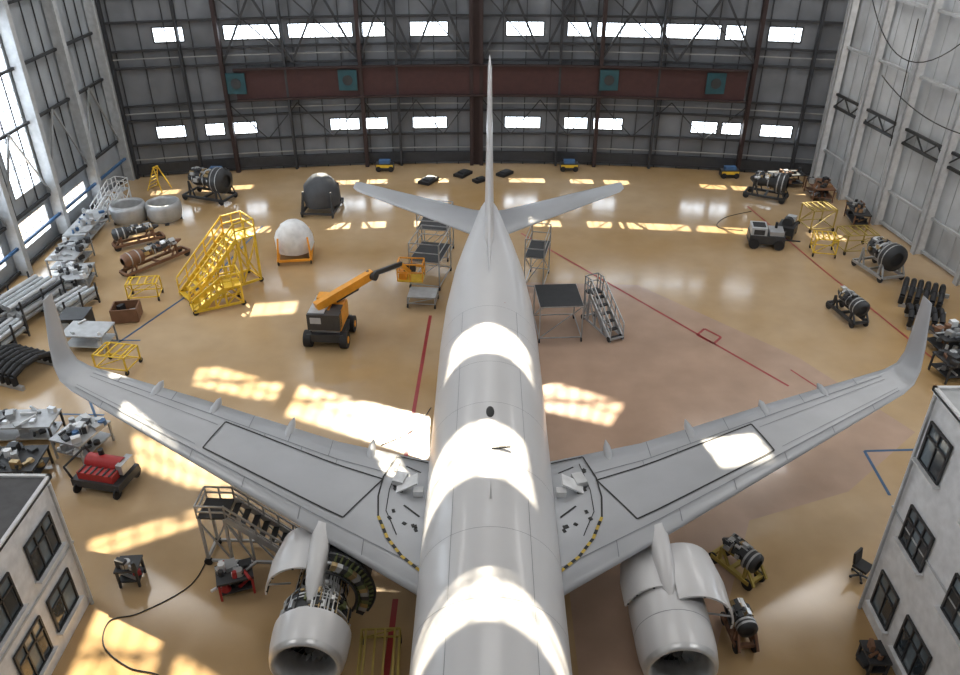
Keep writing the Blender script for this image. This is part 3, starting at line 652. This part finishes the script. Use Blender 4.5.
def piperack(name,loc,rz,w,d,rows,m,seed):
    mb=MB(); rnd=random.Random(seed)
    for i in(-1,1):
        for j in(-1,0,1): mb.beam((i*w/2,j*d*.45,0),(i*w/2,j*d*.45,.5+rows*.32),.07,DK)
    for j in(-1,0,1): mb.beam((-w/2,j*d*.45,.2),(w/2,j*d*.45,.2),.1,DK)
    for r_ in range(rows):
        n=int(w/.34)
        for k in range(n):
            rad=rnd.uniform(.1,.16); x=-w/2+.17+k*w/n; dd=rnd.uniform(-.15,.15)
            mb.cyl((x,-d/2+dd,.4+r_*.32),(x,d/2+dd,.4+r_*.32),rad,rnd.choice(m),n=12)
    mb.make(name,(*loc,0),rz)
piperack('pipe_rack',(-23.0,35.0),R(-14),2.0,3.2,3,[STEEL,LGR,DK,TARPG],1)
piperack('pipe_rack',(-20.9,35.2),R(-18),1.2,2.4,2,[STEEL,LGR,TARPG],2)
piperack('pipe_rack',(-22.8,31.9),R(-10),1.4,2.0,2,[STEEL,DK,TARPG],3)
mb=MB(); mb.box((0,0,.5),(1.2,1.2,.8),DK); mb.box((0,0,.93),(1.25,1.25,.06),DK); mb.box((-.3,-.61,.5),(.4,.03,.5),LGR); castors(mb,1,1,.1)
mb.make('equipment_cabinet',(-19.8,33.2,0),R(4))
mb=MB()
for s in(-1,1): mb.box((s*.6,0,.4),(.06,1.0,.7),BRN); mb.box((0,s*.5,.4),(1.2,.06,.7),BRN)
mb.box((0,0,.1),(1.2,1,.1),WOOD); parts(mb,1.1,.9,.15,10,5,[DK,STEEL],.5); mb.make('wooden_crate',(-17.9,34.4,0),R(10))
def ribs(name,loc,rz,n,L,m):
    mb=MB()
    for i in range(n):
        x=-n*.17+i*.34
        mb.tube([(x,-L/2,.18),(x,-L/2,.6),(x,-L*.2,.8),(x,L*.2,.8),(x,L/2,.6),(x,L/2,.18)],.13,m,8)
    mb.box((0,-L/2,.1),(n*.36,.15,.2),STEEL); mb.box((0,L/2,.1),(n*.36,.15,.2),STEEL); mb.make(name,(*loc,0),rz)
ribs('black_duct_rack',(-20.8,29.5),R(-20),7,2.0,BLK); ribs('black_duct_rack',(22.4,36.4),R(-30),6,2.2,BLK); ribs('black_duct_rack',(21.4,34.0),R(-20),5,1.4,BLK)
mb=MB(); mb.box((0,0,.55),(2.0,1.2,.5),DK); mb.box((-.5,0,1.0),(.9,1.1,.5),LGR); mb.box((.5,0,.9),(.8,1.0,.3),STEEL); mb.box((-.5,-.56,1.0),(.6,.03,.3),DK)
mb.beam((1.0,0,.4),(2.0,.2,.3),.08,DK); mb.cyl((.5,.2,1.0),(.5,.2,1.4),.08,BLK)
for k in range(5): mb.box((-.5,-.3+k*.15,1.27),(.7,.06,.04),DK)
for i in(-.7,.7):
    for j in(-.6,.6): mb.cyl((i,j-.1,.3),(i,j+.1,.3),.3,BLK,n=18)
mb.make('ground_power_cart',(16.3,43.4,0),R(-10))
mb=MB(); mb.box((0,0,.5),(1.0,1.3,.5),DK); mb.cyl((0,-.3,.9),(0,.5,.9),.3,DK); mb.box((.1,.3,1.05),(.5,.4,.3),LGR); castors(mb,.9,1.2,.22); mb.beam((0,-.7,.4),(.2,-1.5,.9),.06,DK)
mb.make('hydraulic_cart',(18.0,44.8,0),R(-30))
for x,y,s in((-4.2,53.9,1.1),(-1.8,55.3,1.0),(1.2,55.4,.9),(-.6,54.0,.7)):
    mb=MB(); mb.box((0,0,.12),(1.3*s,.8*s,.2),BLK); mb.box((.1,0,.25),(.8*s,.5*s,.1),DK); castors(mb,1.1*s,.7*s,.08); mb.make('wheel_dolly',(x,y,0),s)
mb=MB()
for k in range(5): a=k*1.257; mb.beam((0,0,.1),(.3*math.cos(a),.3*math.sin(a),.07),.05,DK); mb.ball((.3*math.cos(a),.3*math.sin(a),.05),(.05,.05,.05),BLK,8,6)
mb.cyl((0,0,.1),(0,0,.45),.035,STEEL); mb.box((0,0,.48),(.48,.46,.09),BLK); mb.box((0,.24,.75),(.44,.07,.4),BLK,rx=-.15); mb.make('swivel_chair',(11.8,18.0,0),R(40))
def cable(pts):
    P=[];n=len(pts)
    for i in range(n-1):
        p0=Vector((*pts[max(i-1,0)],.02));p1=Vector((*pts[i],.02));p2=Vector((*pts[i+1],.02));p3=Vector((*pts[min(i+2,n-1)],.02))
        for k in range(8):
            t=k/8; P.append(.5*((2*p1)+(p2-p0)*t+(2*p0-5*p1+4*p2-p3)*t*t+(3*p1-p0-3*p2+p3)*t**3))
    P.append(Vector((*pts[-1],.02)))
    mb=MB(); mb.tube(P,.02,BLK,6); mb.make('floor_cable')
cable([(-9.2,19),(-9.4,17.5),(-10.6,16.4),(-11.4,16.1),(-11.2,15.2),(-10.2,14.5),(-9.2,14.2),(-8.6,13.2)])
cable([(-4.2,24.5),(-3,25.5),(-2.4,27)]); cable([(15.6,45.5),(14.2,46),(15,47.5),(17,48.6)])

# ---------------------------------------------------------------- camera
cam=bpy.data.cameras.new('camera'); cam.lens=30; cam.sensor_width=36; cam.clip_end=300
co=bpy.data.objects.new('camera',cam); scn.collection.objects.link(co)
co.location=(-.16,0,19.7); co.rotation_euler=(R(90-31.07),0,R(.43)); scn.camera=co
scn.view_settings.view_transform='Standard'
scn.view_settings.look='None'
